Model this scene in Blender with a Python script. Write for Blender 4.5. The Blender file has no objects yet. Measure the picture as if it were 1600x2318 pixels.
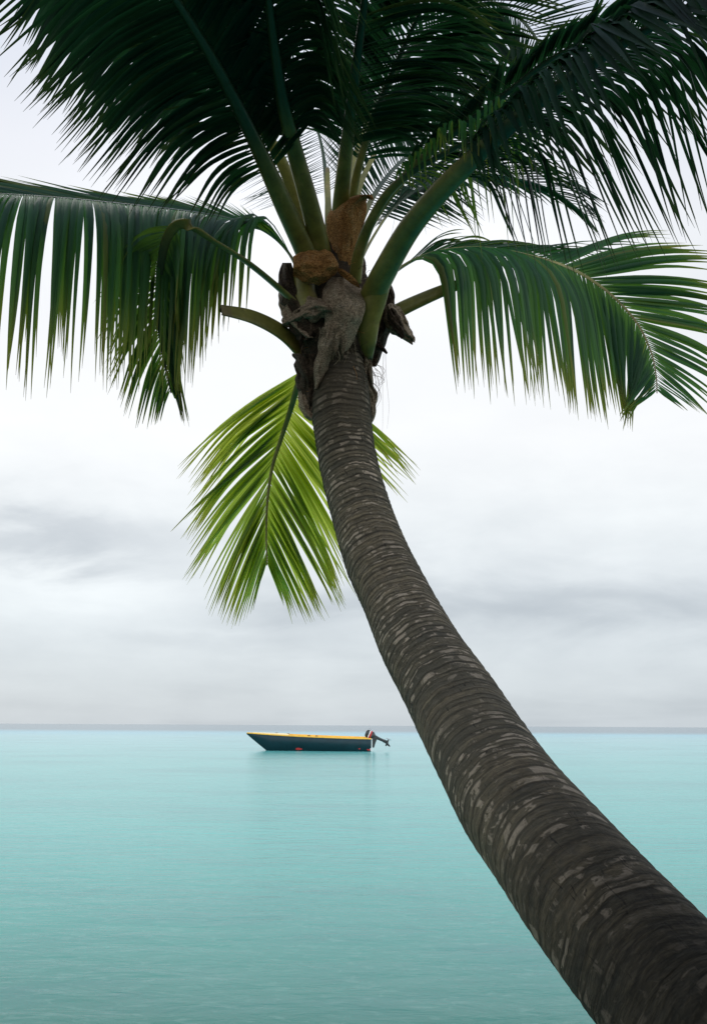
import bpy, math, random
from mathutils import Vector, Matrix, noise
R = math.radians
S = bpy.context.scene
C = S.collection

# ------------------------------------------------------------------ camera
W0, H0, FPX = 1600.0, 2318.0, 2254.0
EYE = Vector((0, 0, 1.5))
PITCH, ROLL = R(12.1), R(0.32)
cam_d = bpy.data.cameras.new('camera')
cam = bpy.data.objects.new('camera', cam_d); C.objects.link(cam); S.camera = cam
cam_d.sensor_fit = 'VERTICAL'; cam_d.sensor_height = 36.0; cam_d.lens = 36.0 * FPX / H0
cam_d.clip_start = 0.05; cam_d.clip_end = 60000
RM = Matrix.Rotation(R(90) + PITCH, 3, 'X') @ Matrix.Rotation(ROLL, 3, 'Z')
cam.matrix_world = Matrix.Translation(EYE) @ RM.to_4x4()
cam_d.dof.use_dof = False

def P(x, y, d):
    """place point: the direction seen at photo position x,y, at d metres in front of the camera"""
    return EYE + RM @ Vector(((x - W0/2)/FPX*d, -(y - H0/2)/FPX*d, -d))

# ------------------------------------------------------------------ render look
S.render.engine = 'CYCLES'
S.cycles.use_denoising = True
S.cycles.max_bounces = 8; S.cycles.transmission_bounces = 4; S.cycles.diffuse_bounces = 4
S.view_settings.view_transform = 'Standard'; S.view_settings.look = 'None'
S.view_settings.exposure = 0.0; S.view_settings.gamma = 1.0

# ------------------------------------------------------------------ node helpers
class NT:
    def __init__(self, nt):
        self.nt = nt; nt.nodes.clear()
    def n(self, t, **kw):
        nd = self.nt.nodes.new(t)
        for k, v in kw.items(): setattr(nd, k, v)
        return nd
    def link(self, a, b): self.nt.links.new(a, b)
    def put(self, v, sock):
        if hasattr(v, 'is_linked') or hasattr(v, 'links'): self.link(v, sock)
        else:
            if sock.type == 'RGBA' and isinstance(v, (tuple, list)) and len(v) == 3: v = (*v, 1)
            sock.default_value = v
    def m(self, op, a, b=0.0, c=0.0, clamp=False):
        nd = self.n('ShaderNodeMath', operation=op); nd.use_clamp = clamp
        for i, v in enumerate((a, b, c)): self.put(v, nd.inputs[i])
        return nd.outputs[0]
    def mix(self, f, a, b, kind='MIX'):
        nd = self.n('ShaderNodeMix', data_type='RGBA', blend_type=kind)
        self.put(f, nd.inputs[0]); self.put(a, nd.inputs[6]); self.put(b, nd.inputs[7])
        return nd.outputs[2]
    def ramp(self, f, stops, interp='LINEAR'):
        nd = self.n('ShaderNodeValToRGB'); cr = nd.color_ramp; cr.interpolation = interp
        while len(cr.elements) > len(stops): cr.elements.remove(cr.elements[-1])
        while len(cr.elements) < len(stops): cr.elements.new(0.5)
        for e, (p, c) in zip(cr.elements, stops):
            e.position = p; e.color = (*c, 1) if len(c) == 3 else c
        self.put(f, nd.inputs[0]); return nd.outputs[0]
    def noise(self, vec, scale, detail=4, rough=.5, dist=0.0):
        nd = self.n('ShaderNodeTexNoise')
        if vec is not None: self.link(vec, nd.inputs['Vector'])
        nd.inputs['Scale'].default_value = scale; nd.inputs['Detail'].default_value = detail
        nd.inputs['Roughness'].default_value = rough; nd.inputs['Distortion'].default_value = dist
        return nd.outputs['Fac']
    def mapping(self, vec, scale=(1, 1, 1), loc=(0, 0, 0), rot=(0, 0, 0)):
        nd = self.n('ShaderNodeMapping'); self.link(vec, nd.inputs[0])
        nd.inputs['Scale'].default_value = scale; nd.inputs['Location'].default_value = loc
        nd.inputs['Rotation'].default_value = rot
        return nd.outputs[0]
    def smooth(self, v, a, b, lo=0.0, hi=1.0):
        nd = self.n('ShaderNodeMapRange', interpolation_type='SMOOTHSTEP')
        self.put(v, nd.inputs[0])
        for i, x in enumerate((a, b, lo, hi)): nd.inputs[i+1].default_value = x
        return nd.outputs[0]
    def comb(self, x, y, z):
        nd = self.n('ShaderNodeCombineXYZ')
        for i, v in enumerate((x, y, z)): self.put(v, nd.inputs[i])
        return nd.outputs[0]
    def sep(self, v):
        nd = self.n('ShaderNodeSeparateXYZ'); self.link(v, nd.inputs[0]); return nd.outputs

def srgb(r, g, b):
    f = lambda c: (c/255/12.92) if c/255 <= .04045 else ((c/255+.055)/1.055)**2.4
    return (f(r), f(g), f(b))

# ------------------------------------------------------------------ world: overcast sky
SUN_EL, SUN_AZ = R(42), R(-28)     # azimuth measured from +Y towards +X
world = bpy.data.worlds.new('World'); S.world = world; world.use_nodes = True
w = NT(world.node_tree)
dirv = w.n('ShaderNodeTexCoord').outputs['Generated']
x, y, z = w.sep(dirv)
el = w.m('MULTIPLY', w.m('ARCSINE', z), 57.29578)
az = w.m('MULTIPLY', w.m('ARCTAN2', x, y), 57.29578)
zz = w.m('ADD', w.m('MAXIMUM', z, 0.0), 0.09)
deck = w.comb(w.m('DIVIDE', x, zz), w.m('DIVIDE', y, zz), 0.0)
n1 = w.noise(w.mapping(deck, (1, 1.0, 1), (3.1, 1.7, 0)), 0.45, 5, .5, .4)
n2 = w.noise(w.comb(w.m('MULTIPLY', az, 0.07), w.m('MULTIPLY', el, 0.20), 2.0), 1.3, 7, .55, .5)
n3 = w.noise(w.comb(w.m('MULTIPLY', az, 0.10), w.m('MULTIPLY', el, 0.24), 8.0), 1.5, 7, .55, .1)
# brightness of the cloud layer by elevation (degrees), brightest where the hidden sun is
base = w.ramp(w.m('DIVIDE', w.m('ADD', el, 5), 95, clamp=True), [
    (0.0, srgb(194, 203, 210)), (0.055, srgb(206, 214, 220)), (0.11, srgb(228, 234, 238)),
    (0.175, srgb(248, 251, 252)), (0.225, (1.03, 1.03, 1.03)), (0.28, (1.02, 1.02, 1.03)), (0.33, (1.10, 1.10, 1.11)), (0.38, (1.0, 1.01, 1.06)),
    (0.46, srgb(232, 238, 252)), (0.60, srgb(205, 214, 238)), (1.0, srgb(150, 162, 190))])
# bank of darker cloud: soft bands at given azimuth / elevation
def blob(a0, e0, wa, we, tilt=0.0):
    da = w.m('DIVIDE', w.m('SUBTRACT', w.m('ADD', az, w.m('MULTIPLY', w.m('SUBTRACT', n1, .5), 14)), a0), wa)
    e_ = w.m('ADD', el, w.m('MULTIPLY', w.m('SUBTRACT', n2, .5), 9.0))
    e_ = w.m('SUBTRACT', e_, w.m('MULTIPLY', w.m('SUBTRACT', az, a0), tilt))
    de = w.m('DIVIDE', w.m('SUBTRACT', e_, e0), we)
    q = w.m('ADD', w.m('MULTIPLY', da, da), w.m('MULTIPLY', de, de))
    return w.m('EXPONENT', w.m('MULTIPLY', q, -1.0))
k = w.m('MULTIPLY', blob(-20, 10.4, 12, 1.5), .26)
k = w.m('ADD', k, w.m('MULTIPLY', blob(16, 6.4, 12, 2.2, -.05), .24))
k = w.m('ADD', k, w.m('MULTIPLY', blob(0, 6.9, 9, 1.0, .05), .13))
k = w.m('ADD', k, w.m('MULTIPLY', blob(-7, 4.4, 10, 0.9), .07))
k = w.m('SUBTRACT', k, w.m('MULTIPLY', blob(-17, 7.6, 6, 1.3), .12))
k = w.m('SUBTRACT', k, w.m('MULTIPLY', blob(-12, 5.0, 7, 1.2), .07))
k = w.m('ADD', k, w.m('MULTIPLY', w.smooth(n1, .42, .75), .10))
k = w.m('ADD', k, w.m('MULTIPLY', w.m('SUBTRACT', n3, .5), w.smooth(el, 9, 20, .30, .05)))
k = w.m('ADD', k, w.m('MULTIPLY', w.smooth(w.m('ABSOLUTE', az), 6, 24, 0, .15), w.smooth(el, 16, 28)))
k = w.m('SUBTRACT', 1.0, k)
cloud = w.mix(1.0, base, w.comb(w.m('MULTIPLY', k, .985), w.m('ADD', w.m('MULTIPLY', k, .94), .06), w.m('ADD', w.m('MULTIPLY', k, .86), .15)), 'MULTIPLY')
# unseen sky behind the viewer, brightened as added light for crown and trunk
back = w.smooth(w.m('SUBTRACT', y, w.m('MULTIPLY', x, .45)), -0.65, 0.40, 2.6, 1.0)
cloud = w.mix(1.0, cloud, w.comb(back, back, back), 'MULTIPLY')
sky = w.n('ShaderNodeTexSky', sky_type='NISHITA'); sky.sun_disc = False
sky.sun_elevation = SUN_EL; sky.sun_rotation = SUN_AZ
skyc = w.mix(1.0, sky.outputs[0], (0.10, 0.10, 0.10), 'MULTIPLY')
final = w.mix(0.94, skyc, cloud)
bg = w.n('ShaderNodeBackground'); w.link(final, bg.inputs[0]); bg.inputs[1].default_value = 1.0
w.link(bg.outputs[0], w.n('ShaderNodeOutputWorld').inputs[0])

sun_d = bpy.data.lights.new('sun', 'SUN'); sun_d.energy = 0.5; sun_d.angle = R(25); sun_d.color = (1, .96, .88)
sun = bpy.data.objects.new('sun', sun_d); C.objects.link(sun)
sdir = Vector((math.sin(SUN_AZ)*math.cos(SUN_EL), math.cos(SUN_AZ)*math.cos(SUN_EL), math.sin(SUN_EL)))
sun.rotation_euler = sdir.to_track_quat('Z', 'Y').to_euler(); sun.location = (0, 0, 30)

# ------------------------------------------------------------------ material helpers
def new_mat(name):
    m = bpy.data.materials.new(name); m.use_nodes = True
    return m, NT(m.node_tree)
def principled(t, color, rough=.6, spec=.5, normal=None, metallic=0.0):
    b = t.n('ShaderNodeBsdfPrincipled')
    t.put(color, b.inputs['Base Color']); t.put(rough, b.inputs['Roughness'])
    t.put(spec, b.inputs['Specular IOR Level']); t.put(metallic, b.inputs['Metallic'])
    if normal is not None: t.link(normal, b.inputs['Normal'])
    return b
def out(t, sh): t.link(sh, t.n('ShaderNodeOutputMaterial').inputs[0])
def bump(t, h, strength=.3, dist=.01):
    b = t.n('ShaderNodeBump'); b.inputs['Strength'].default_value = strength
    b.inputs['Distance'].default_value = dist; t.link(h, b.inputs['Height']); return b.outputs[0]
def simple(name, col, rough=.5, spec=.5, var=.15, scale=8, metallic=0.0, bstr=.1):
    m, t = new_mat(name); tc = t.n('ShaderNodeTexCoord').outputs['Object']
    n = t.noise(tc, scale, 5, .6)
    c2 = tuple(c*(1-var*2) for c in col)
    c1 = tuple(min(1, c*(1+var)) for c in col)
    out(t, principled(t, t.ramp(n, [(.3, c2), (.7, c1)]), rough, spec, bump(t, n, bstr, .01), metallic).outputs[0])
    return m

# leaf blades: attribute "tint" = (random, along 0..1, dryness)
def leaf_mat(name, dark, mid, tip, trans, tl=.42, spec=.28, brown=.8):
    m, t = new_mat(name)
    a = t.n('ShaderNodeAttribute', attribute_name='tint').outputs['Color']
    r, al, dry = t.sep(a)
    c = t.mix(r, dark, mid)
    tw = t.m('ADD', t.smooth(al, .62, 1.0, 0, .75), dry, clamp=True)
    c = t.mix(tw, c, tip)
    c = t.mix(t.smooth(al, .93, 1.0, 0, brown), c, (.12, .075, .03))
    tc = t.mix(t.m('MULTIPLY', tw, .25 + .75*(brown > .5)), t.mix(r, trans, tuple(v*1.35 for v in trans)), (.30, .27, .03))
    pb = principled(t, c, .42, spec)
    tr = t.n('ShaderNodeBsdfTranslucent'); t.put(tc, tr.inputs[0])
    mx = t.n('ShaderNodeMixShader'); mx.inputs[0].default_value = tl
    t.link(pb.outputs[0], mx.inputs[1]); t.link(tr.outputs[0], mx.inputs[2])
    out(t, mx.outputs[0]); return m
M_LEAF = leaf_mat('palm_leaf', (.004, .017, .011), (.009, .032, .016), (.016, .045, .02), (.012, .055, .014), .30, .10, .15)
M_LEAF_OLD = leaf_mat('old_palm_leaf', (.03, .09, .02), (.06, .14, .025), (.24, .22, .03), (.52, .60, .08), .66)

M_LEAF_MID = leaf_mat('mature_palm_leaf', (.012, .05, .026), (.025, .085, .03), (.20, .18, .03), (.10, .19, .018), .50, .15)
m, t = new_mat('petiole_green'); M_PET = m
tc = t.n('ShaderNodeTexCoord').outputs['Object']
n = t.noise(tc, 9, 6, .65); n2_ = t.noise(tc, 160, 2, .5)
al = t.sep(t.n('ShaderNodeAttribute', attribute_name='tint').outputs['Color'])
c = t.ramp(n, [(.3, (.085, .085, .016)), (.55, (.14, .135, .026)), (.75, (.22, .175, .055))])
c = t.mix(t.smooth(al[2], .55, 1.0, 0, .8), c, (.10, .075, .03))
st = t.noise(t.mapping(tc, (22, 22, 22)), 1, 5, .7, .8)
c = t.mix(t.smooth(st, .52, .72, 0, .55), c, (.055, .045, .018))
c = t.mix(al[1], c, (.014, .034, .014))
c = t.mix(t.smooth(n2_, .6, .7, 0, .35), c, (.03, .035, .015))
out(t, principled(t, c, .45, .35, bump(t, n, .25, .01)).outputs[0])

def fibre_mat(name, c0, c1, c2, translucent=.15):
    m, t = new_mat(name); tc = t.n('ShaderNodeTexCoord').outputs['Object']
    n = t.noise(tc, 14, 6, .7, .4); f1 = t.noise(t.mapping(tc, (60, 60, 9)), 6, 3, .6)
    f2 = t.noise(t.mapping(tc, (9, 9, 70), rot=(.5, .3, 0)), 6, 3, .6)
    c = t.ramp(n, [(.28, c0), (.5, c1), (.72, c2)])
    f = t.m('MULTIPLY', f1, f2)
    c = t.mix(t.smooth(f, .18, .34, .85, 0), c, tuple(v*.2 for v in c0))
    c = t.mix(t.smooth(t.noise(tc, 45, 4, .7), .50, .66, 0, .45), c, tuple(v*.3 for v in c1))
    h = t.m('ADD', t.m('MULTIPLY', n, .6), t.m('MULTIPLY', f, 1.5))
    pb = principled(t, c, .85, .15, bump(t, h, .7, .02))
    tr = t.n('ShaderNodeBsdfTranslucent'); t.put(c, tr.inputs[0])
    mx = t.n('ShaderNodeMixShader'); mx.inputs[0].default_value = translucent
    t.link(pb.outputs[0], mx.inputs[1]); t.link(tr.outputs[0], mx.inputs[2])
    out(t, mx.outputs[0]); return m
M_FIB = fibre_mat('palm_fibre_grey', (.34, .25, .165), (.62, .48, .335), (.80, .66, .50), .35)
M_FIB_O = fibre_mat('palm_fibre_orange', (.32, .16, .05), (.76, .39, .13), (.90, .60, .27), .45)
M_FIB_D = fibre_mat('palm_fibre_dark', (.026, .02, .015), (.10, .07, .045), (.22, .16, .105), .05)

# trunk: UV u = round the trunk (m), v = along it (m)
m, t = new_mat('palm_bark'); M_BARK = m
uv = t.n('ShaderNodeUVMap', uv_map='uv').outputs[0]
tco = t.n('ShaderNodeTexCoord').outputs['Object']
ring = t.n('ShaderNodeAttribute', attribute_name='tint').outputs['Color']
rg, along, rnd = t.sep(ring)
warp = t.noise(tco, 3.0, 3, .5)
uvx, uvy, _ = t.sep(uv)
wv = t.comb(uvx, t.m('ADD', uvy, t.m('MULTIPLY', warp, .10)), 0.0)
band = t.noise(t.mapping(wv, (4.0, 24, 1)), 1.0, 5, .6)
fine = t.noise(t.mapping(wv, (30, 95, 1)), 1.0, 4, .65)
cell = t.comb(t.m('MULTIPLY', uvx, 11.0), t.m('MULTIPLY', rnd, 260.0), t.m('MULTIPLY', uvy, 9.0))
dash = t.noise(cell, 1.0, 4, .6, .6)
rtone = t.noise(t.comb(t.m('MULTIPLY', uvx, 1.5), t.m('MULTIPLY', rnd, 410.0), 3.0), 1.0, 2, .5)
spot = t.noise(tco, 26, 4, .65)
patch = t.noise(tco, 2.2, 4, .6)
crack = t.noise(t.mapping(wv, (60, 10, 1), (1, 2, 0)), 1.0, 4, .6, 1.2)
big = t.noise(tco, 1.1, 3, .5)
c = t.ramp(band, [(.28, (.062, .050, .032)), (.48, (.165, .132, .082)), (.70, (.31, .25, .155))])
c = t.mix(t.smooth(rtone, .36, .56, .50, 0), c, (.028, .028, .023))
c = t.mix(t.smooth(spot, .46, .66, 0, .5), c, (.17, .15, .11))
c = t.mix(t.smooth(fine, .40, .62, .45, 0), c, (.030, .030, .026))
c = t.mix(t.smooth(big, .40, .62, 0, .55), c, (.052, .052, .038))
dmask = t.m('MULTIPLY', t.smooth(dash, .53, .60), t.m('MULTIPLY', t.smooth(patch, .34, .52), t.smooth(rg, .1, .5)))
c = t.mix(t.m('MULTIPLY', dmask, .85), c, t.ramp(fine, [(.3, (.22, .185, .135)), (.7, (.42, .35, .26))]))
c = t.mix(t.smooth(crack, .62, .70, 0, .7), c, (.012, .011, .010))
c = t.mix(t.m('MULTIPLY', t.smooth(rg, .0, .35, .75, 0), t.smooth(along, .2, .7, .5, 1)), c, (.018, .016, .014))
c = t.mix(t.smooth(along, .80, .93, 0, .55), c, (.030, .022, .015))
foot_shade = t.smooth(t.m('ADD', along, t.m('MULTIPLY', t.m('SUBTRACT', patch, .5), .35)), .14, .36, .74, 0)
c = t.mix(foot_shade, c, (.010, .012, .011))     # shade over the trunk's foot, darkened into the bark colour
h = t.m('ADD', t.m('MULTIPLY', band, .8), t.m('ADD', t.m('MULTIPLY', fine, .6), t.m('MULTIPLY', crack, -.5)))
h = t.m('ADD', h, t.m('MULTIPLY', dmask, .25))
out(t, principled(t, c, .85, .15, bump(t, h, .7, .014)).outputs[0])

# water
m, t = new_mat('lagoon_water'); M_SEA = m
pos = t.n('ShaderNodeNewGeometry').outputs['Position']
px, py, pz = t.sep(pos)
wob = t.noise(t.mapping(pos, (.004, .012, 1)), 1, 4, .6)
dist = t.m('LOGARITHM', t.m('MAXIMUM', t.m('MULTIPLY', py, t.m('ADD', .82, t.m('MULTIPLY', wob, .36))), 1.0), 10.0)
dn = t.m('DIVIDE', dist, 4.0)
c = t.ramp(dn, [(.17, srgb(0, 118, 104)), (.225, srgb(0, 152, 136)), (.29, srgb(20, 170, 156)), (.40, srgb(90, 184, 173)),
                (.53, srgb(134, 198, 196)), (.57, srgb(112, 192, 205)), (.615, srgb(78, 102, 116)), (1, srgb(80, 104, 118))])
pt = t.noise(t.mapping(pos, (.12, .20, 1)), 1, 4, .55)
pt2 = t.noise(t.mapping(pos, (.8, 1.6, 1)), 1, 5, .6, .5)
pt3 = t.noise(t.mapping(pos, (2.6, 4.5, 1), rot=(0, 0, .15)), 1, 4, .6, .4)
c = t.mix(t.smooth(pt, .42, .70, 0, .30), c, srgb(20, 120, 122))
c = t.mix(t.smooth(pt2, .48, .72, 0, .26), c, srgb(34, 122, 122))
c = t.mix(t.smooth(pt3, .48, .75, 0, .16), c, srgb(10, 110, 108))
pt4 = t.noise(t.mapping(pos, (7, 11, 1), rot=(0, 0, .25)), 1, 4, .65, .6)
c = t.mix(t.smooth(pt4, .50, .72, 0, .13), c, srgb(180, 220, 205))
b1 = t.n('ShaderNodeBump'); b1.inputs['Strength'].default_value = .24; b1.inputs['Distance'].default_value = .06
hh = t.m('ADD', t.noise(t.mapping(pos, (1.6, 3.2, 1), rot=(0, 0, .1)), 1, 5, .6, .4), t.m('MULTIPLY', t.noise(t.mapping(pos, (.35, .8, 1)), 1, 3, .5), 1.5))
t.link(hh, b1.inputs['Height'])
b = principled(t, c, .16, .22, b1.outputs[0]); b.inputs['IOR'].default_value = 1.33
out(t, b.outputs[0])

M_SAND = simple('beach_sand', (.36, .31, .24), .95, .1, .15, 3)
M_BUSH = simple('shore_bush_leaves', (.03, .055, .02), .6, .3, .3, 4)

# ------------------------------------------------------------------ object helpers
def mesh_obj(name, verts, faces, mats, parent=None, smooth=True, mi=None, tint=None, uvs=None):
    me = bpy.data.meshes.new(name); me.from_pydata([tuple(v) for v in verts], [], faces)
    for mm in (mats if isinstance(mats, (list, tuple)) else [mats]): me.materials.append(mm)
    if smooth: me.polygons.foreach_set('use_smooth', [True]*len(me.polygons))
    if mi: me.polygons.foreach_set('material_index', mi)
    if tint:
        at = me.color_attributes.new('tint', 'FLOAT_COLOR', 'POINT')
        at.data.foreach_set('color', [c for q in tint for c in (*q, 1.0)])
    if uvs:
        ul = me.uv_layers.new(name='uv')
        li = [0]*len(me.loops); me.loops.foreach_get('vertex_index', li)
        ul.data.foreach_set('uv', [c for i in li for c in uvs[i]])
    me.update()
    o = bpy.data.objects.new(name, me); C.objects.link(o)
    if parent is not None:
        o.parent = parent; o.matrix_parent_inverse = Matrix.Translation(-parent.location)
    return o
def thing(name, loc, label, cat):
    o = bpy.data.objects.new(name, None); C.objects.link(o); o.location = loc
    o.empty_display_size = .2; o['label'] = label; o['category'] = cat; return o

def catmull(pts, n):
    """pts: list of tuples of floats; returns n samples uniform in 3D length of first three"""
    k = len(pts); dense = []
    for i in range(k-1):
        p0 = pts[max(i-1, 0)]; p1 = pts[i]; p2 = pts[i+1]; p3 = pts[min(i+2, k-1)]
        for j in range(12):
            u = j/12
            dense.append([0.5*((2*b)+(-a+c_)*u+(2*a-5*b+4*c_-d)*u*u+(-a+3*b-3*c_+d)*u**3) for a, b, c_, d in zip(p0, p1, p2, p3)])
    dense.append(list(pts[-1]))
    cum = [0]
    for i in range(1, len(dense)): cum.append(cum[-1] + math.dist(dense[i][:3], dense[i-1][:3]))
    res = []; j = 0
    for i in range(n):
        s = cum[-1]*i/(n-1)
        while j < len(dense)-2 and cum[j+1] < s: j += 1
        f = (s-cum[j])/max(cum[j+1]-cum[j], 1e-9)
        res.append([a+(b-a)*f for a, b in zip(dense[j], dense[j+1])])
    return res, cum[-1]
def lerp(a, b, f): return a+(b-a)*f
def sstep(a, b, x):
    x = min(max((x-a)/(b-a), 0), 1); return x*x*(3-2*x)
def keys(ks, u):
    if u <= ks[0][0]: return ks[0][1]
    for (a, va), (b, vb) in zip(ks, ks[1:]):
        if u <= b: return lerp(va, vb, (u-a)/(b-a))
    return ks[-1][1]

# ------------------------------------------------------------------ sea and beach
def sheet(name, ys, xs, z, mat):
    vs = [(x, y, z(x, y) if callable(z) else z) for y in ys for x in xs]; nx = len(xs)
    fs = [(j*nx+i, j*nx+i+1, (j+1)*nx+i+1, (j+1)*nx+i) for j in range(len(ys)-1) for i in range(nx-1)]
    o = mesh_obj(name, vs, fs, mat); o['kind'] = 'structure'; return o
sea = sheet('sea', [0.5, 5, 20, 80, 300, 2000, 28000], [-20000, -3000, -500, -60, 0, 60, 500, 3000, 20000], 0.0, M_SEA)
def sand_z(x, y):
    s = sstep(3.9 + .25*math.sin(x*.6), -3.0, y)
    return -.12 + .85*s + .03*noise.noise(Vector((x*.5, y*.5, 0))) + .01*noise.noise(Vector((x*3, y*3, 0)))
sand = sheet('beach', [-60, -30, -14] + [-8+i*.3 for i in range(44)], [-80, -40, -20]+[-12+i*.4 for i in range(61)]+[20, 40, 80], sand_z, M_SAND)
sea['label'] = 'calm milky turquoise lagoon reaching to a grey blue horizon'

# ------------------------------------------------------------------ palm tree
TR = [(760,770,132,6.53),(763,840,134,6.44),(768,900,134,6.35),(785,1030,130,6.15),(812,1140,135,5.9),(848,1250,146,5.6),(893,1345,156,5.3),
      (948,1460,176,4.9),(1028,1590,204,4.45),(1096,1710,228,4.05),(1165,1820,256,3.7),(1250,1925,282,3.4),(1340,2040,308,3.1),
      (1450,2170,334,2.85),(1570,2310,365,2.62),(1700,2440,400,2.45)]
tpts = [(*P(x, y, d), w_*d/(2*FPX)) for x, y, w_, d in TR]
b0 = tpts[-1]
tpts += [(b0[0]+.22, b0[1]-.16, b0[2]-.26, b0[3]*1.1), (b0[0]+.36, b0[1]-.26, b0[2]-.60, b0[3]*1.3)]
tpts = tpts[::-1]
basez = sand_z(tpts[0][0], tpts[0][1])
palm = thing('palm_tree', (tpts[0][0], tpts[0][1], basez), 'leaning coconut palm with ringed grey trunk arching out over the lagoon', 'palm tree')

def frames(sm, first):
    res = []; side = Vector(first)
    for i, p in enumerate(sm):
        a = Vector(sm[max(i-1, 0)][:3]); b = Vector(sm[min(i+1, len(sm)-1)][:3])
        T = (b-a).normalized(); side = (side - T*side.dot(T)).normalized()
        res.append((Vector(p[:3]), T, side.copy(), T.cross(side)))
    return res
random.seed(5)
NR, NC = 900, 110
sm, L = catmull(tpts, NR); fr = frames(sm, (1, 0, 0))
rings = []; s = 0
while s < L+.3:
    rings.append(s); s += random.uniform(.018, .058)*(1.25 if s < L*.5 else .85)
vs, tint, uvs, fs = [], [], [], []
ri = 0
for i, (p, T, A, B) in enumerate(fr):
    s = L*i/(NR-1); r = sm[i][3]; al = i/(NR-1)
    r *= 1 + .012*noise.noise(Vector((s*2.3, 0, 7)))
    for j in range(NC+1):
        th = 2*math.pi*j/NC; d = A*math.cos(th)+B*math.sin(th)
        wv_ = noise.noise(Vector((d.x*1.3, d.y*1.3, d.z*1.3+s*2)))*.022 + .010*noise.noise(d*4+Vector((0, 0, s*9)))
        ss = s + wv_
        while ri < len(rings)-2 and rings[ri+1] < ss: ri += 1
        while ri > 0 and rings[ri] > ss: ri -= 1
        f = (ss-rings[ri])/(rings[ri+1]-rings[ri]); f = min(max(f, 0), 1)
        amp = (.5+.7*abs(noise.noise(Vector((ri*3.7, 0, 0)))+.3*noise.noise(d*2+Vector((ri*1.3, 0, 0)))))*(.0024+.0095*sstep(.35, .85, al))
        ridge = (1-f)**1.5 - .35                    # step under every leaf scar
        fi = noise.noise(Vector((d.x*7, d.y*7, d.z*7+s*30)))*.0022 + noise.noise(d*2.2+Vector((s, s, s)))*.006
        rr = r + amp*ridge + fi
        vs.append(p + d*rr); tint.append((min(f, 1-f)*2, al, (ri % 97)/97)); uvs.append((abs(th-math.pi)*.2, s))
for i in range(NR-1):
    for j in range(NC):
        a = i*(NC+1)+j; fs.append((a, a+1, a+NC+2, a+NC+1))
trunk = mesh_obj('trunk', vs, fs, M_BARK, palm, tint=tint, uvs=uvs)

# ---- tube for petioles / rachises: sm items (x,y,z,halfwidth), S side frame list
def tube_mesh(path, nc=12, flat=.62, tintv=None):
    vs, fs, ti = [], [], []
    for i, (p, T, Sd, N, hw) in enumerate(path):
        for j in range(nc):
            a = 2*math.pi*j/nc; ca, sa = math.cos(a), math.sin(a)
            # grooved upper face (N side), rounded keel below
            yy = sa*flat*hw; 
            if sa > 0: yy = sa*flat*hw*.35 - (1-abs(ca))*hw*.12
            vs.append(p + Sd*(ca*hw) + N*yy); ti.append(tintv(i) if tintv else (0, 0, 0))
    n = len(path)
    for i in range(n-1):
        for j in range(nc): fs.append((i*nc+j, i*nc+(j+1) % nc, (i+1)*nc+(j+1) % nc, (i+1)*nc+j))
    fs.append(tuple(range(nc))[::-1]); fs.append(tuple((n-1)*nc+j for j in range(nc)))
    return vs, fs, ti

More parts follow.
